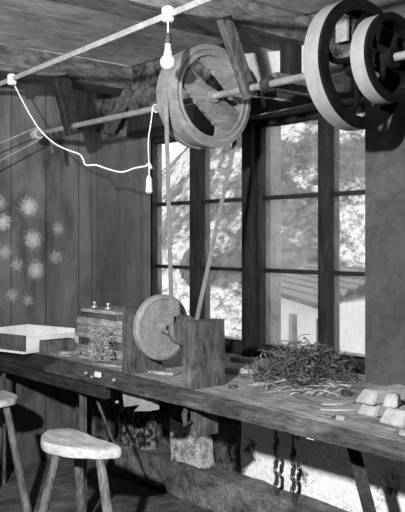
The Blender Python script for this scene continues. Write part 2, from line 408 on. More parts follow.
nt.links.new(uvm.outputs[0], b.inputs['Base Color']); b.inputs['Roughness'].default_value = 0.9
bm = BM(); quadbox(bm, [H(0, 0, .50), H(L, 0, .50), H(L, 1.6, .93), H(1.9, 1.6, .93)], [H(0, 0, .56), H(L, 0, .56), H(L, 1.6, .936), H(1.9, 1.6, .936)])
quadbox(bm, [H(0, 3.2, .50), H(L, 3.2, .50), H(L, 1.6, .93), H(1.9, 1.6, .93)], [H(0, 3.2, .56), H(L, 3.2, .56), H(L, 1.6, .936), H(1.9, 1.6, .936)])
uv = bm.loops.layers.uv.new('UVMap')
for f in bm.faces:
    for l in f.loops:
        d_ = l.vert.co - e0; l[uv].uv = (d_.dot(ed), d_.dot(en))
obj('roof', bm, m, hs, smooth=False)
bm = BM(); a0 = 0.55
quadbox(bm, [H(a0, .18, -2.6), H(a0 + .28, .18, -2.6), H(a0 + .28, .34, -2.6), H(a0, .34, -2.6)], [H(a0, .18, .30), H(a0 + .28, .18, .30), H(a0 + .28, .34, .30), H(a0, .34, .30)])
obj('door', bm, M['block'], hs)
bm = BM(); a0 = 2.5
quadbox(bm, [H(a0, .22, -1.0), H(a0 + .25, .22, -1.0), H(a0 + .25, .34, -1.0), H(a0, .34, -1.0)], [H(a0, .22, .20), H(a0 + .25, .22, .20), H(a0 + .25, .34, .20), H(a0, .34, .20)])
obj('shutter', bm, M['disc'], hs)

bm = BM(); bmesh.ops.create_icosphere(bm, subdivisions=4, radius=1.0)
c_ = atY(199, 268, 9.0)
for v in bm.verts:
    d_ = v.co.normalized(); k_ = 1 + .10 * mnoise.noise(d_ * 3) + .08 * mnoise.noise(d_ * 11)
    v.co = Vector((c_.x, 9.0, c_.z)) + Vector((d_.x * .34, d_.y * .34, d_.z * .34)) * k_
tag(obj('round_bush', bm, M['rubble']), 'dark rounded bush outside the lower left panes', 'bush')
# ------------------------------------------------------------ beams
o = obj('ceiling_beam', beam_bm(-4.03, -3.80, -1.0, 2.76, 2.262, 2.392, 0.010, (2, 40, 2), 4, 4), M['beam'])
tag(o, 'dark rough ceiling beam at far left above the left wall', 'beam', 'ceiling beams')
bm = beam_bm(-2.62, -2.41, -1.0, 2.655, 2.265, 2.378, 0.006, (2, 40, 2), 8, 4)
tag(obj('ceiling_beam', bm, M['beam_pale']), 'paler ceiling beam directly above the light bulb and large wooden pulley', 'beam', 'ceiling beams')

# ------------------------------------------------------------ workbench
BZ = 0.804; BF = 1.92
wbn = thing('workbench', 'long heavy wooden workbench with a worn top under the window', 'workbench', (-2.6, 2.3, FL))
bm = beam_bm(-4.34, -0.9, BF, 2.78, BZ - 0.05, BZ, 0.0, (70, 14, 1))
def edge_dy(X): return 0.09 * min(1.0, max(0.0, (-1.4 - X) / 1.6))     # the worn front edge slopes back towards the left
for v in bm.verts:
    k_ = 1 - min(1.0, (v.co.y - BF) / 0.12)
    v.co.y += (edge_dy(v.co.x) + .001) * k_
me0 = obj('worktop', bm, M['bench'], wbn, smooth=False)
def cut_hole(target, verts4, z0, z1):
    b2 = BM(); quadbox(b2, [Vector((p.x, p.y, z0)) for p in verts4], [Vector((p.x, p.y, z1)) for p in verts4])
    bmesh.ops.recalc_face_normals(b2, faces=b2.faces)
    mc = bpy.data.meshes.new('cutter'); org = wloc(target)
    for v in b2.verts: v.co -= org
    b2.to_mesh(mc); b2.free()
    co = bpy.data.objects.new('cutter', mc); COL.objects.link(co); co.location = org
    md = target.modifiers.new('b', 'BOOLEAN'); md.object = co; md.operation = 'DIFFERENCE'; md.solver = 'EXACT'
    bpy.context.view_layer.update(); dg = bpy.context.evaluated_depsgraph_get()
    nm = bpy.data.meshes.new_from_object(target.evaluated_get(dg)); target.modifiers.clear(); target.data = nm
    bpy.data.objects.remove(co); 
    if not nm.materials: nm.materials.append(M['bench'])
for q in ([(330, 418), (343, 421), (345, 417), (336, 414.5)], [(392, 432), (404, 436), (410, 432), (399, 429.5)], [(72, 356), (92, 360), (97, 358), (78, 354.5)]):
    cut_hole(me0, [atZ(x, y, BZ) for x, y in q], BZ - 0.018, BZ + 0.05)
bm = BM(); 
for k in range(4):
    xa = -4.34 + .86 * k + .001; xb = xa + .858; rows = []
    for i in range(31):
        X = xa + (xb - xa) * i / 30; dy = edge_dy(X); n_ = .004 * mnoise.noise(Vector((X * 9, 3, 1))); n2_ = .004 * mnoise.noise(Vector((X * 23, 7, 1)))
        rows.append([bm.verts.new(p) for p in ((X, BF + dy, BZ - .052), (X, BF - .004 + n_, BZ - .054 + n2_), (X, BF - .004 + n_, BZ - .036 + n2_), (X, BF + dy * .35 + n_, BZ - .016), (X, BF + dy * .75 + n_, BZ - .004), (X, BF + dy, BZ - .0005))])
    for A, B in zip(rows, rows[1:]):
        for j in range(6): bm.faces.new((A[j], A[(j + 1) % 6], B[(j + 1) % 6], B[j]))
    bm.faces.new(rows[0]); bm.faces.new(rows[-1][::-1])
    obj('front_edge', bm, M['edge' if k > 0 else 'bench_dark'], wbn); bm = BM()  # front strip coloured darker than the top to stand in for shade
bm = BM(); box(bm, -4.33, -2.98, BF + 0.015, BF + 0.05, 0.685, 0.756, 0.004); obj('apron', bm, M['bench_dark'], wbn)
def bleg(px, Y, z1=0.754, s=0.03, mt='leg', dx=0):
    p = atY(px, 300, Y); bm = BM(); tube(bm, [(p.x, Y, z1), (p.x + dx, Y, FL)], [s * .9, s], 6)
    return obj('leg', bm, M[mt], wbn)
bleg(83, 2.02, 0.752, 0.022); bleg(4, 1.99, 0.752, 0.012, 'leg'); bleg(80, 2.5, s=.03)
p = atY(345, 452, 2.25); q = atY(373, 525, 2.25)
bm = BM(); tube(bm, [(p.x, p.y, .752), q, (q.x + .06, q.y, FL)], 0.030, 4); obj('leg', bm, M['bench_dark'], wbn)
bm = BM(); tube(bm, [atY(92, 388, 2.06), atY(112, 438, 2.06), atY(120, 456, 2.06)], 0.007, 6); obj('brace', bm, M['block'], wbn)
# bolts and paper label on the front
for px, py, r in ((86, 373, .008), (92, 377, .006), (114, 380, .008), (117, 402, .007)):
    c_ = atY(px, py, BF + (-0.004 if py < 395 else 0.016)); bm = BM()
    lathe(bm, [(0, -.004), (r, -.003), (r * .8, .006), (0, .009)], Matrix.Translation(c_) @ Matrix.Rotation(PI / 2, 4, 'X'), 12); obj('bolt', bm, M['bright'], wbn)
bm = BM(); c_ = atY(98, 374.5, BF); box(bm, c_.x - .02, c_.x + .02, BF - .006, BF + .004, c_.z - .011, c_.z + .011); obj('paper_tag', bm, M['tray'], wbn, label='small white tag')
bm = BM(); c_ = atY(308, 437, BF); box(bm, c_.x - .017, c_.x + .017, BF + .01, BF + .03, .742, .756); obj('paper_tag', bm, M['tray'], wbn, label='small white tag under the front edge')
# pale wooden bracket and iron-faced block fixed under the front edge
bm = BM(); P = [(121, 387.5), (136, 391), (149, 398), (150, 411), (134, 411), (140, 405), (124, 407)]
prism(bm, P, lambda p: atY(p[0], p[1], 2.0), lambda p: atY(p[0], p[1], 2.0) + Vector((0, .05, 0)))
bmesh.ops.translate(bm, verts=bm.verts, vec=(0, 0, 0)); jitter(bm, 0.003, 30)
for v in bm.verts:
    if v.co.z > .735: v.co.z = .753
obj('bracket', bm, M['ingot'], wbn, label='pale wooden bracket')
bm = BM(); c_ = atY(196, 405, 2.0)
box(bm, c_.x - .025, c_.x + .012, 1.99, 2.11, .612, .753, 0.01); jitter(bm, .003, 20)
ob = obj('hanging_block', bm, M['block'], wbn)
bm = BM(); tube(bm, [(c_.x - .02, 1.975, .745), (c_.x - .035, 1.97, .70), (c_.x - .02, 1.965, .66), (c_.x + .0, 1.975, .68)], [.010, .013, .012, .008], 8); obj('iron_hook', bm, M['iron'], ob)
# whitewashed stone pier under the bench
bm = beam_bm(-3.36, -3.13, 2.60, 2.70, 0.215, 0.44, 0.016, (6, 8, 6), 12, 11)
a_ = atY(176, 432, 2.5); 
tag(obj('stone_pier', bm, M['pier']), 'lump of whitewashed masonry standing on the ledge under the bench', 'stone block')
bm = beam_bm(-3.86, -3.62, 2.60, 2.70, 0.215, 0.52, 0.022, (8, 5, 8), 15, 11)
tag(obj('stone_pier', bm, M['speck']), 'speckled rubble stone support under the bench near the round stool', 'stone block')
# two dark chains hanging before the white wall
for (px, y0, y1, lb) in ((276, 436, 515, 'left of two dark ragged chains hanging under the bench'), (293, 448, 515, 'right of two dark ragged chains hanging under the bench')):
    bm = BM(); Yc = 2.6; top = atY(px, y0, Yc); pts = []; bot = atY(px, y1, Yc); n_ = 15
    for k in range(n_):
        c_ = Vector((top.x + .008 * math.sin(k * 1.9), Yc, top.z + (bot.z - top.z) * k / (n_ - 1)))
        rr = [(c_ + Vector((math.cos(a) * .005 * (1 if k % 2 else .3), math.cos(a) * .005 * (0.3 if k % 2 else 1), math.sin(a) * .017))) for a in [2 * PI * j / 10 for j in range(10)]]
        tube(bm, rr, .0035 + .0015 * (k % 3), 6, True)
    tube(bm, [top + Vector((0, 0, .02)), Vector((top.x, Yc - .02, .753))], .004, 6)
    tag(obj('hanging_chain', bm, M['iron']), lb, 'chain', 'chains under the bench')

# ------------------------------------------------------------ line shaft and pulleys
SY, SZ = 2.22, 2.00
ls = thing('line_shaft', 'long pale line shaft carried across the top of the window', 'shaft', (-2.7, SY, SZ))
bm = BM(); tube(bm, [(-4.16, SY, SZ), (-1.30, SY, SZ)], 0.0145, 16); obj('rod', bm, M['shaft'], ls)
bm = BM(); c_ = atY(156, 109, SY); ring(bm, .0148, .022, -.008, .008, axX(-1.56, SY, SZ), 24); obj('collar', bm, M['iron'], ls)
bm = BM(); ring(bm, .0148, .024, -.010, .010, axX(-2.25, SY, SZ), 24); obj('collar', bm, M['iron'], ls)

def hanger(pts, Xc, th, label, mt, wd=0.03, kind='shaft_hanger', bearing=True):
    """board of width 2*wd hanging in the plane X = Xc along the points (y, z)"""
    (y0, z0), (y1, z1) = pts
    h = thing(kind, label, 'bracket', (Xc, y1, z1), 'shaft hangers')
    d = Vector((0, y1 - y0, z1 - z0)).normalized(); nrm = Vector((0, -d.z, d.y)) * wd
    A = Vector((Xc, y0, z0)); B = Vector((Xc, y1, z1)) + d * 0.0
    bm = BM(); t = Vector((th / 2, 0, 0))
    quadbox(bm, [A - nrm - t, A + nrm - t, B + nrm - t, B - nrm - t], [A - nrm + t, A + nrm + t, B + nrm + t, B - nrm + t])
    bmesh.ops.bevel(bm, geom=bm.edges[:], offset=.003, segments=1, affect='EDGES')
    obj('board', bm, M[mt], h)
    if bearing:
        bm = BM(); ring(bm, .0150, .026, -th * .7, th * .7, axX(Xc, SY, SZ), 20); obj('bearing', bm, M['iron'], h)
    return h
hanger([(2.09, 2.265), (2.235, 1.965)], -2.36, 0.035, 'tilted wooden hanger board in front of the large ragged-webbed wooden pulley', 'leg', 0.030)
wp0 = atY(290, 42, 2.60); wp1 = atY(286, 82, 2.60)
bm = BM(); box(bm, wp0.x - .045, wp0.x + .02, 2.58, 2.655, wp1.z, wp0.z, .005); tag(obj('wall_bracket', bm, M['dark']), 'blackened upright board on the pale wall above the window', 'bracket')
bx = atY(268, 78, SY).x
bb = thing('shaft_bearing', 'rough iron bearing carrying the shaft just right of the hanger board', 'bearing', (bx, SY, SZ))
bm = BM(); ring(bm, .015, .030, -.02, .02, axX(bx, SY, SZ), 20); obj('bearing_ring', bm, M['iron'], bb)
bm = BM(); box(bm, bx - .02, bx + .02, SY + .028, 2.655, SZ - .02, SZ + .05, .006); jitter(bm, .003, 20); obj('arm', bm, M['block'], bb)
hanger([(2.15, 2.262), (2.24, 1.96)], -3.74, 0.05, 'dark slanting hanger below the left ceiling beam', 'dark', 0.045)
# slanting strut behind the shaft
p = atY(129, 90, 2.63); q = atY(108, 134, 2.63)
bm = BM(); d_ = Vector((.022, 0, 0)); e_ = Vector((0, .03, 0)); 
quadbox(bm, [p - d_ - e_, p + d_ - e_, q + d_ - e_, q - d_ - e_], [p - d_ + e_, p + d_ + e_, q + d_ + e_, q - d_ + e_])
tag(obj('strut', bm, M['leg']), 'short slanting wooden strut left of the large pulley', 'strut')

# pulley 1 : wide, built of boards
p1 = thing('wooden_pulley', 'large wide wooden pulley with ragged openings behind the light bulb', 'pulley', (-2.62, SY, SZ), 'wooden pulleys on the line shaft')
R = 0.216
bm = BM(); ring(bm, R - .035, R - .006, -.085, .0, axX(-2.605, SY, SZ)); ring(bm, R - .035, R, -.085, -.062, axX(-2.605, SY, SZ)); obj('tread', bm, M['wheel'], p1)
bm = BM(); lathe(bm, [(.170, -.002), (R + .003, -.002), (R + .003, .03), (R - .018, .036), (R - .022, .030), (R - .034, .030), (R - .037, .034), (.173, .034), (.170, .028), (.170, -.002)], axX(-2.605, SY, SZ), 64); obj('rim', bm, M['wheel'], p1)
def wheelpt(px, py, dx, s=.174): return Vector((-2.60 + dx, SY + (px - 240) / 118 * s, SZ + (207 - py) / 158 * s))
plank = [(133, 120), (148, 103), (218, 162), (248, 178), (288, 213), (328, 246), (359, 252), (350, 275), (335, 305), (312, 345), (285, 360), (255, 367), (262, 318), (230, 288), (187, 238), (162, 205), (142, 180), (123, 158)]
def ragged(P, amt, sd):
    rr = random.Random(sd); out = []
    for i, p in enumerate(P):
        q = P[(i + 1) % len(P)]; n_ = max(1, int(math.hypot(q[0] - p[0], q[1] - p[1]) / 9))
        for k in range(n_):
            t = k / n_; x = p[0] + (q[0] - p[0]) * t; y = p[1] + (q[1] - p[1]) * t
            inside = math.hypot((x - 240) / 118, (y - 207) / 158) < .93
            out.append((x + rr.uniform(-amt, amt) * inside, y + rr.uniform(-amt, amt) * inside))
    return out
plank = ragged(plank, 3.0, 1)
bm = BM(); prism(bm, plank, lambda p: wheelpt(p[0], p[1], -.004), lambda p: wheelpt(p[0], p[1], .018)); obj('web_board', bm, M['wheel2'], p1, smooth=False)
cres = [(195, 50), (240, 46), (300, 70), (345, 135), (360, 200), (358, 232), (332, 200), (304, 172), (274, 142), (244, 104), (203, 72)]
cres = ragged(cres, 2.5, 2)
bm = BM(); prism(bm, cres, lambda p: wheelpt(p[0], p[1], -.004), lambda p: wheelpt(p[0], p[1], .016)); obj('web_board', bm, M['wheel'], p1, smooth=False)
bm = BM(); ring(bm, .0148, .028, -.02, .030, axX(-2.595, SY, SZ), 24); obj('hub', bm, M['wheel2'], p1)
for a in [(205, 230), (205, 275), (235, 265), (258, 268), (320, 262), (180, 236)]:
    c_ = wheelpt(a[0], a[1], .018); bm = BM(); box(bm, c_.x - .002, c_.x + .003, c_.y - .002, c_.y + .002, c_.z - .002, c_.z + .002); obj('nail', bm, M['iron'], p1)

def spoked(X0, X1, R, rw, label, n=4, ph=0.3):
    p = thing('spoked_pulley', label, 'pulley', ((X0 + X1) / 2, SY, SZ), 'pale-rimmed pulleys on the line shaft')
    bm = BM(); ring(bm, R - .012, R, X0 - X1, -.006, axX(X1, SY, SZ), 72); obj('tread', bm, M['tread'], p)
    bm = BM(); ring(bm, R - rw, R + .001, -.008, .004, axX(X1, SY, SZ), 72); ring(bm, R - rw, R - .012, X0 - X1 + .01, -.007, axX(X1, SY, SZ), 72); obj('rim', bm, M['black'], p)
    bm = BM(); ring(bm, .0148, .036, (X0 - X1) * .8, .008, axX(X1, SY, SZ), 32); obj('hub', bm, M['black'], p)
    for k in range(n):
        bm = BM(); pts = []
        for j in range(7):
            r = .03 + (R - rw - .025) * j / 6; a = ph + 2 * PI * k / n + .35 * math.sin(PI * j / 6)
            pts.append(((X0 + X1) / 2 + .01, SY + math.cos(a) * r, SZ + math.sin(a) * r))
        tube(bm, pts, [.016, .013, .011, .010, .011, .013, .018], 8); obj('spoke', bm, M['black'], p)
    return p
spoked(-1.850, -1.775, .225, .040, 'largest spoked pulley, pale tread and black rim, cut by the top edge', 4, 1.25)
spoked(-1.710, -1.645, .149, .026, 'smaller black spoked pulley with pale tread at the right edge', 4, 0.75)
# small pulley at the far end of the shaft, with its belt running off to the left
sp = thing('small_pulley', 'small pulley at the far left end of the line shaft', 'pulley', (-4.12, SY, SZ))
bm = BM(); ring(bm, .0148, .032, -.02, .02, axX(-4.12, SY, SZ), 28); obj('wheel', bm, M['batten'], sp)
g2 = Vector((-4.12, 1.45, 1.60))
bm = BM(); ring(bm, .012, .06, -.02, .02, axX(*g2), 28); gp = thing('guide_pulley', 'small guide pulley on the left wall below the line shaft', 'pulley', g2); obj('wheel', bm, M['batten'], gp)
bm = BM(); tube(bm, [(XL, g2.y, g2.z), (g2.x + .02, g2.y, g2.z)], .011, 12); obj('axle', bm, M['iron'], gp)

def belt(name, X, c0, r0, c1, r1, wdt, th, mat, label, cat='belt'):
    """open belt round two pulleys in the plane X"""
    c0 = Vector(c0); c1 = Vector(c1); d = c1 - c0; L_ = d.length; a = math.atan2(d.y, d.x); be = math.acos((r0 - r1) / L_)
    P = []
    N = 24
    for k in range(N + 1):
        t = a + be + (2 * PI - 2 * be) * k / N; P.append((c0 + Vector((math.cos(t), math.sin(t))) * r0, Vector((math.cos(t), math.sin(t)))))
    for k in range(N + 1):
        t = a - be + (2 * be) * k / N; P.append((c1 + Vector((math.cos(t), math.sin(t))) * r1, Vector((math.cos(t), math.sin(t)))))
    bm = BM(); rings = []
    for (p, nn) in P:
        o_ = p + nn * th
        rings.append([bm.verts.new((X - wdt / 2, p.x, p.y)), bm.verts.new((X + wdt / 2, p.x, p.y)), bm.verts.new((X + wdt / 2, o_.x, o_.y)), bm.verts.new((X - wdt / 2, o_.x, o_.y))])
    n_ = len(rings)
    for i in range(n_):
        A, B = rings[i], rings[(i + 1) % n_]
        for k in range(4): bm.faces.new((A[k], A[(k + 1) % 4], B[(k + 1) % 4], B[k]))
    return tag(obj(name, bm, mat), label, cat)
PY, PZ = 2.10, 1.01
belt('drive_belt', -2.628, (SY, SZ), R - .005, (PY, PZ), .058, .024, .004, M['belt'], 'flat grey drive belt running down past the window to the grinder')
belt('thin_belt', -4.12, (SY, SZ), .0325, (g2.y, g2.z), .0605, .014, .004, M['batten'], 'thin pale belt slanting off to the left edge')
# short peg under the shaft end
bm = BM(); tube(bm, [atY(51, 137, SY), atY(53, 154, SY)], .009, 8); tag(obj('peg', bm, M['block']), 'short wooden peg hanging under the left end of the shaft', 'peg')

# ------------------------------------------------------------ grinder on the bench
gr = thing('bench_grinder', 'wheel grinder between two upright wooden blocks at the bench front', 'grinder', (-2.66, 2.05, BZ))
def upright(x0, x1, y0, y1, z1, sd):
    bm = beam_bm(x0, x1, y0, y1, BZ, z1, 0.0, (3, 6, 8))
    jitter(bm, .004, 9, sd)
    for v in bm.verts:
        if v.co.z < BZ + .008: v.co.z = BZ
    return obj('upright_block', bm, M['block'], gr)
upright(-2.925, -2.862, 1.995, 2.165, 1.093, 2)
upright(-2.477, -2.41, 1.975, 2.14, 1.067, 3)
bm = BM(); lathe(bm, [(0.011, -.036), (.128, -.036), (.143, -.026), (.143, -.004), (.138, .0), (.124, .002), (.120, -.003), (.03, -.005), (.011, -.005), (.011, -.036)], axX(-2.765, PY, PZ), 64)
obj('grinding_wheel', bm, M['disc'], gr)
bm = BM(); ring(bm, .011, .026, -.008, .030, axX(-2.765, PY, PZ), 28); obj('flange', bm, M['disc'], gr)
bm = BM(); lathe(bm, [(.011, -.022), (.064, -.022), (.064, -.018), (.057, -.016), (.057, .016), (.064, .018), (.064, .022), (.011, .022), (.011, -.022)], axX(-2.628, PY, PZ), 40); obj('belt_pulley', bm, M['block'], gr)
bm = BM(); tube(bm, [(-2.90, PY, PZ), (-2.44, PY, PZ)], .0105, 12); obj('spindle', bm, M['iron'], gr)

# ------------------------------------------------------------ lamp, conduit and cords
zi = 2.238; A0 = Vector((-4.20, 2.03, zi)); 
i1 = atZ(12, 79, zi); i2 = atZ(168, 15, zi)
dirn = (i2 - i1).normalized(); e_ = i2 + dirn * 1.2; s_ = i1 - dirn * .36
bm = BM(); up = Vector((0, 0, 1)); sd = dirn.cross(up).normalized()
a_ = up * .012; b_ = sd * .004
quadbox(bm, [s_ - a_ - b_, s_ + a_ - b_, s_ + a_ + b_, s_ - a_ + b_], [e_ - a_ - b_, e_ + a_ - b_, e_ + a_ + b_, e_ - a_ + b_])
tag(obj('cable_batten', bm, M['batten']), 'long pale cable batten crossing under the ceiling beams', 'cable strip')
def insulator(c, label, s=.019):
    bm = BM(); lathe(bm, [(0, -s * 1.1), (s * .8, -s * 1.1), (s, -s * .8), (s, -s * .25), (s * .8, 0), (s, s * .25), (s, s * .9), (s * .7, s * 1.2), (0, s * 1.2)], Matrix.Translation(c), 28)
    return tag(obj('insulator', bm, M['porcelain']), label, 'insulator', 'porcelain insulators')
insulator(i1 + Vector((0, 0, -.004)), 'white porcelain insulator on the left beam, holding the drooping cord', .024)
insulator(i2 + Vector((0, 0, .002)), 'white porcelain insulator above the light bulb', .024)
bc = i2 + Vector((.0, 0, 0.002)); 
lb = thing('light_bulb', 'clear pear-shaped light bulb hanging in front of the large pulley', 'light bulb', bc + Vector((0, 0, -.2)))
bm = BM(); tube(bm, [bc + Vector((0, 0, -.02)), bc + Vector((0, 0, -.075))], .0035, 8); obj('cord', bm, M['white_cord'], lb)
bm = BM(); lathe(bm, [(0, -.070), (.008, -.070), (.013, -.078), (.015, -.090), (.014, -.104), (.015, -.112), (0, -.112)], Matrix.Translation(bc), 24); obj('socket', bm, M['iron'], lb)
bm = BM(); lathe(bm, [(0, -.111), (.013, -.111), (.013, -.124), (0, -.124)], Matrix.Translation(bc), 24); obj('screw_cap', bm, M['bright'], lb)
m, nt, b = new_mat('frosted_glass'); b.inputs['Base Color'].default_value = (.5, .5, .5, 1); b.inputs['Roughness'].default_value = .15
b.inputs['Transmission Weight'].default_value = 0.15; b.inputs['Coat Weight'].default_value = .6
bm = BM(); prof = [(.012, -.122), (.0135, -.132)]
for k in range(0, 15):
    t = k / 14; ang = math.radians(-52 + 142 * t)
    prof.append((.031 * math.cos(ang), -.180 - .031 * math.sin(ang)))
prof = prof[:2] + [(.0155, -.142)] + [q for q in prof[2:]]
prof[-1] = (0, prof[-1][1])
lathe(bm, prof, Matrix.Translation(bc), 32); obj('glass_bulb', bm, m, lb)

def smoothpath(pts, n=6):
    P = [pts[0]] + list(pts) + [pts[-1]]; out = []
    for i in range(1, len(P) - 2):
        for k in range(n):
            t = k / n; p0, p1, p2, p3 = P[i - 1], P[i], P[i + 1], P[i + 2]
            out.append(0.5 * ((2 * p1) + (-p0 + p2) * t + (2 * p0 - 5 * p1 + 4 * p2 - p3) * t * t + (-p0 + 3 * p1 - 3 * p2 + p3) * t ** 3))
    out.append(pts[-1]); return out
cp = [(13, 82), (22, 100), (32, 118), (41, 131), (54, 143), (68, 150), (79, 154), (83, 159), (86, 165), (96, 165), (108, 169), (122, 172), (135, 168), (147, 166)]
pts = [atY(x, y, 1.97 + (x - 13) / 134 * .24) for x, y in cp]
bm = BM(); tube(bm, smoothpath(pts), .0042, 6); tag(obj('white_cord', bm, M['white_cord']), 'thin white cord drooping from the left insulator towards the window', 'cord')
kn = atY(149, 166, 2.20)
bm = BM(); sx = atY(156, 109, SY).x
tube(bm, smoothpath([Vector((sx, SY - .019, SZ + .004)), Vector((sx - .008, SY - .022, SZ - .06)), Vector((sx - .03, SY - .022, SZ - .15)), kn, kn + Vector((0, 0, -.05))]), .003, 6)
tube(bm, [Vector((sx, SY + math.cos(a) * .018, SZ + math.sin(a) * .018)) for a in [2 * PI * k / 14 for k in range(14)]], .003, 6, True)
tube(bm, [kn + Vector((-.02, 0, .004)), kn + Vector((0, 0, .008)), kn + Vector((.02, 0, -.012))], [.006, .010, .005], 8)
tag(obj('twisted_string', bm, M['white_cord']), 'thin twisted string hanging straight down from the shaft with a knot', 'cord')
pc = thing('pull_switch', 'small white pear-shaped pull switch hanging beside the window', 'switch', kn + Vector((0, 0, -.14)))
bm = BM(); lathe(bm, [(0, -.044), (.007, -.045), (.013, -.060), (.015, -.10), (.017, -.118), (.016, -.122), (0, -.122)], Matrix.Translation(kn), 20); obj('body', bm, M['white_cord'], pc)
bm = BM(); lathe(bm, [(0, -.122), (.013, -.122), (.014, -.128), (0, -.13)], Matrix.Translation(kn), 20); obj('end_cap', bm, M['batten'], pc)

# ------------------------------------------------------------ stools
def stool(label, outline, ztop, th, legs, feet_z=FL):
    xs = [atZ(x, y, ztop) for x, y in outline]
    c_ = sum(xs, Vector()) / len(xs)
    st = thing('wooden_stool', label, 'stool', (c_.x, c_.y, feet_z), 'wooden stools')
    sm = smoothpath(xs + [xs[0]], 4)[:-1]
    bm = BM(); rings = []
    for k, (s, dz) in enumerate([(.86, -th), (.97, -th * .85), (1.0, -th * .5), (.985, -th * .12), (.93, 0.0), (.6, -.002), (.2, -.004)]):
        rings.append([bm.verts.new(c_ + (p - c_) * s + Vector((0, 0, dz + .003 * mnoise.noise((p + Vector((0, 0, k))) * 14)))) for p in sm])
    n_ = len(sm)
    for A, B in zip(rings, rings[1:]):
        for k in range(n_): bm.faces.new((A[k], A[(k + 1) % n_], B[(k + 1) % n_], B[k]))
    bm.faces.new(rings[0][::-1]); bm.faces.new(rings[-1])
    obj('seat', bm, M['seat'], st)
    for (a, b2, r) in legs:
        bm = BM(); d = (b2 - a); zt = ztop - th + .01; k0 = (zt - a.z) / d.z; k1 = (feet_z - a.z) / d.z
        A = a + d * k0; B = a + d * k1; tube(bm, [A, A.lerp(B, .5), B], [r * .85, r, r * 1.08], 10); obj('leg', bm, M['stool_leg'], st)
    return st
ol = [(41, 434), (46, 430), (58, 428), (70, 427.5), (82, 431), (95, 437), (109, 441), (120, 445.5), (121, 448), (108, 449), (90, 449), (68, 447.5), (50, 444), (41, 440)]
def two(x0, y0, x1, y1, D0, D1):
    """leg through two image points, at distance D0 and D1 along the view"""
    return (CAM + ray(x0, y0) * D0, CAM + ray(x1, y1) * D1)
stool('low wooden stool with worn pale half-moon seat at the bottom left', ol, 0.55, 0.048,
      [two(56, 458, 43, 512, 3.30, 3.24) + (.020,), two(100, 458, 108, 512, 3.24, 3.17) + (.022,), two(78, 455, 82, 512, 3.46, 3.56) + (.022,)])
ol2 = [(-32, 398), (-28, 391), (-12, 388.5), (4, 390), (15, 393.5), (18, 396), (14, 399), (-2, 402), (-20, 402)]
stool('taller wooden stool cut off by the left edge', ol2, 0.60, 0.036,
      [two(6, 405, 27, 508, 3.88, 3.90) + (.020,), two(-20, 405, -34, 512, 3.9, 3.84) + (.018,), two(-10, 405, -6, 512, 4.1, 4.25) + (.018,)])

# ------------------------------------------------------------ things on the bench
def R2(c, deg): return Matrix.Translation(c) @ Matrix.Rotation(math.radians(deg), 4, 'Z')
# white tray
T = R2(Vector((-3.72, 1.93, BZ)), 14)
tr_ = thing('tray', 'white painted shallow wooden tray at the left end of the bench', 'tray', T.translation)
Wt, Lt, Ht = .44, .42, .096
bm = BM(); box(bm, -Wt, 0, 0, Lt, .002, .014, 0, T); obj('bottom', bm, M['tray'], tr_)
bm = BM(); box(bm, -Wt, 0, 0, .015, .0145, Ht, .002, T); obj('side', bm, M['block'], tr_, label='grey wooden front side')
bm = BM(); box(bm, -Wt, 0, Lt - .015, Lt, .0145, Ht, .002, T); obj('side', bm, M['tray'], tr_)
bm = BM(); box(bm, -.013, 0, .0152, Lt - .0152, .0145, Ht - .015, .002, T); obj('side', bm, M['tray'], tr_)
bm = BM(); box(bm, -Wt, -Wt + .013, .0152, Lt - .0152, .0145, Ht, .002, T); obj('side', bm, M['tray'], tr_)
# block beside the tray
bm = BM(); box(bm, -3.715, -3.65, 2.012, 2.19, BZ, BZ + .068, .005); jitter(bm, .002, 20)
for v in bm.verts: v.co.z = max(v.co.z, BZ + .0005)
tag(obj('wood_block', bm, M['block']), 'long squared wood block lying just right of the white tray', 'wood block')
bm = BM(); box(bm, -3.60, -3.53, 2.05, 2.15, BZ, BZ + .022, .004); tag(obj('wood_offcut', bm, M['bench']), 'thick short offcut beside the long wood block', 'offcut', 'wood offcuts on the bench')
for k, (px, py, l, wd, ang, h, lbl) in enumerate([
    (62, 356, .15, .025, 10, .012, 'thin narrow offcut lying nearest the white tray'),
    (84, 353, .12, .03, 60, .010, 'short flat offcut in front of the board stack'),
    (108, 366, .20, .04, 14, .012, 'long flat offcut at the bench edge left of the grinder'),
    (164, 374, .13, .06, 20, .014, 'flat wood piece under the grinding wheel'),
    (246, 372, .18, .11, 30, .022, 'flat board lying right of the tall grinder block'),
    (243, 362, .12, .05, 4, .022, 'narrow board lying against the sill between grinder and wire heap')]):
    c_ = atZ(px, py, BZ); T = R2(c_, ang); bm = BM(); box(bm, -l / 2, l / 2, -wd / 2, wd / 2, .001, h, .002, T)
    tag(obj('wood_offcut', bm, M['bench']), lbl, 'offcut', 'wood offcuts on the bench')
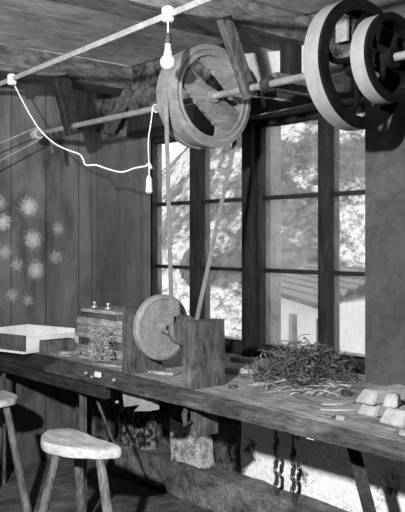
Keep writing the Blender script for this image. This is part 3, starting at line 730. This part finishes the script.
# stack of boards
names = ['lowest board', 'second board from the bottom', 'third board from the bottom', 'fourth board from the bottom', 'third board from the top', 'second board from the top', 'topmost board']
z = BZ + .001
for k in range(7):
    th = [.040, .036, .038, .031, .036, .026, .016][k]; T = R2(Vector((-3.455 + .012 * math.sin(k * 2.2), 2.31, z)), [0, -2, 1.5, -1, 3, -3, 4][k])
    wx = [.215, .21, .22, .205, .21, .18, .16][k]
    bm = beam_bm(-wx, wx * .95, -.105 + .004 * (k % 3), .10, 0, th, 0, (10, 4, 1))
    for v in bm.verts:
        v.co.y += .004 * mnoise.noise(Vector((v.co.x * 20, k, v.co.z * 30))); v.co = T @ v.co
    tag(obj('stacked_board', bm, M['stack' if k not in (1, 5) else 'block']), names[k] + ' of the stack between tray and grinder', 'board', 'boards stacked behind the grinder')
    z += th + .0012
for px, lb2 in ((-3.59, 'left small knob standing on the board stack'), (-3.46, 'right small knob standing on the board stack')):
    bm = BM(); lathe(bm, [(0, 0), (.018, 0), (.016, .008), (.005, .010), (.005, .018), (.010, .022), (.009, .030), (0, .033)], Matrix.Translation((px, 2.27, z)), 16)
    tag(obj('knob', bm, M['bright']), lb2, 'knob', 'knobs on the board stack')

def tangle(name, label, cat, centre, rad, h, n, wires, mat, rr, cr, zb=BZ, seed=1):
    rnd = random.Random(seed); bm = BM()
    for k in range(n):
        a = rnd.uniform(0, 2 * PI); q = math.sqrt(rnd.random()); cx = centre[0] + rad[0] * q * math.cos(a); cy = centre[1] + rad[1] * q * math.sin(a)
        top = h * (1 - q * q) ** .5; cz = zb + .006 + rnd.random() ** .8 * max(0.01, top)
        r = rnd.uniform(*cr); t1 = rnd.uniform(-1.3, 1.3); t2 = rnd.uniform(0, 2 * PI); ext = rnd.uniform(1.5, 5.5); a0 = rnd.uniform(0, 6.28)
        mt = Matrix.Translation((cx, cy, cz)) @ Matrix.Rotation(t2, 4, 'Z') @ Matrix.Rotation(t1, 4, 'X')
        pts = []
        nn = 9; gx = rnd.uniform(.6, 1.5); dr = rnd.uniform(-.02, .02)
        for j in range(nn):
            an = a0 + ext * j / (nn - 1)
            p = mt @ Vector((r * gx * math.cos(an), r * math.sin(an), dr * j / nn + .004 * math.sin(j * 2.1 + k)))
            p.z = max(p.z, zb + rr[1]); p.z = min(p.z, zb + h * 1.15)
            p.x = min(p.x, OX1 + .2); p.y = min(p.y, 2.6 if p.x > OX1 - .02 else 2.76); pts.append(p)
        tube(bm, pts, rnd.uniform(*rr), 5)
    return tag(obj(name, bm, mat), label, cat, kind='stuff')
tangle('wire_tangle', 'tangled heap of dark bent wire on the bench below the right window', 'wire', (-2.30, 2.47), (.19, .22), .165, 300, 0, M['wire'], (.0011, .0026), (.018, .055), seed=3)
tangle('metal_shavings', 'bright curled metal shavings heaped before the board stack', 'shavings', (-3.30, 2.13), (.065, .045), .17, 190, 0, M['bright'], (.0010, .0022), (.008, .025), seed=5)
# separate bright clippings in front of the wire heap
rnd = random.Random(11)
where = ['at the left end', 'left of centre', 'near the middle', 'right of centre', 'at the right end']
for k in range(46):
    px = 258 + 88 * (k + .5) / 46 + rnd.uniform(-3, 3); py = 383 + rnd.uniform(-7, 10) + (px - 258) * .09
    c_ = atZ(px, py, BZ); l = rnd.uniform(.03, .09); ang = rnd.uniform(-60, 60) + 50
    T = R2(c_ + Vector((0, 0, .003 + .004 * (k % 4))), ang); bm = BM(); cv = rnd.uniform(-.012, .012)
    pts = [T @ Vector((l * (j / 5 - .5), cv * math.sin(PI * j / 5) * 2, .006 * math.sin(PI * j / 5) * (k % 3))) for j in range(6)]
    tube(bm, pts, rnd.uniform(.0012, .0026), 5)
    tag(obj('metal_clipping', bm, M['bright']), 'thin pale metal clipping lying loose in front of the wire heap', 'clipping', 'metal clippings before the wire heap')
# dark nut and tool bits
def lump(px, py, s, h, lbl, nm='iron_nut', mt='iron', sides=6, ang=0, hole=.4):
    c_ = atZ(px, py, BZ); bm = BM(); T = R2(c_ + Vector((0, 0, .001)), ang); ring(bm, s * hole, s, 0, h, T, sides)
    return tag(obj(nm, bm, M[mt]), lbl, 'nut' if 'nut' in nm else 'tool')
lump(233, 388, .019, .010, 'dark iron nut lying right of the tall grinder block')
lump(346, 396, .020, .022, 'dark square iron nut right of the wire heap', sides=4, ang=20)
lump(325, 387, .012, .012, 'small dark nut among the metal clippings')
# thin leaf-shaped plates
for (px, py, l, ang, lb2) in ((338, 404, .13, -20, 'thin pale leaf-shaped plate nearer the window'), (342, 410, .15, -35, 'thin pale leaf-shaped plate nearer the bench edge')):
    c_ = atZ(px, py, BZ); T = R2(c_ + Vector((0, 0, .002)), ang + 90); bm = BM()
    poly = [(l / 2 * math.cos(a), .027 * math.sin(a)) for a in [2 * PI * k / 20 for k in range(20)]]
    prism(bm, poly, lambda p: T @ Vector((p[0], p[1], 0)), lambda p: T @ Vector((p[0], p[1], .005)))
    tag(obj('leaf_plate', bm, M['batten']), lb2, 'plate', 'thin plates before the pale blocks')
# pale ingot-shaped blocks
def ingot(cx, cy, z0, lx, ly, h, tp, ang, lbl, sh=0):
    T = R2(Vector((cx, cy, z0)), ang); bm = BM()
    b4 = [(-lx, -ly), (lx, -ly), (lx, ly), (-lx, ly)]; t4 = [(-lx + tp, -ly + tp * 1.6), (lx - tp * .4, -ly + tp * 1.6), (lx - tp * .4, ly - tp), (-lx + tp, ly - tp)]
    quadbox(bm, [T @ Vector((x, y, 0)) for x, y in b4], [T @ Vector((x, y, h)) for x, y in t4])
    bmesh.ops.bevel(bm, geom=bm.edges[:], offset=.004, segments=2, affect='EDGES')
    return tag(obj('pale_block', bm, M['ingot']), lbl, 'block', 'pale tapered blocks')
ingot(-1.675, 2.20, BZ + .001, .042, .085, .038, .012, -4, 'lower pale tapered block, under the long one')
ingot(-1.675, 2.215, BZ + .041, .043, .105, .042, .016, -6, 'long pale tapered block lying on top of another')
ingot(-1.535, 2.15, BZ + .001, .052, .085, .046, .014, -6, 'pale tapered block at the right edge of the bench')
ingot(-1.578, 2.12, BZ + .049, .024, .028, .040, .008, 20, 'small pale cube-like block standing on the rightmost block')
bm = BM(); c_ = Vector((-1.56, 2.44, BZ + .075)); tube(bm, [c_ + Vector((math.cos(a) * .06 * .8, math.cos(a) * .06 * .6, math.sin(a) * .068)) for a in [2 * PI * k / 28 for k in range(28)]], .006, 8, True)
tag(obj('wire_hoop', bm, M['disc']), 'standing wire hoop cut off by the right edge', 'hoop')
# thin rod hanging across the lintel
bm = BM(); tube(bm, [atY(250, 96, 2.45), atY(292, 101, 2.62)], .004, 6); tag(obj('thin_rod', bm, M['batten']), 'upper thin metal rod fixed before the dark lintel', 'rod', 'thin rods at the lintel')
bm = BM(); tube(bm, [atY(258, 115, 2.63), atY(316, 103, 2.63)], .003, 6); tag(obj('thin_rod', bm, M['batten']), 'lower thin rod stretched along the dark lintel', 'rod', 'thin rods at the lintel')
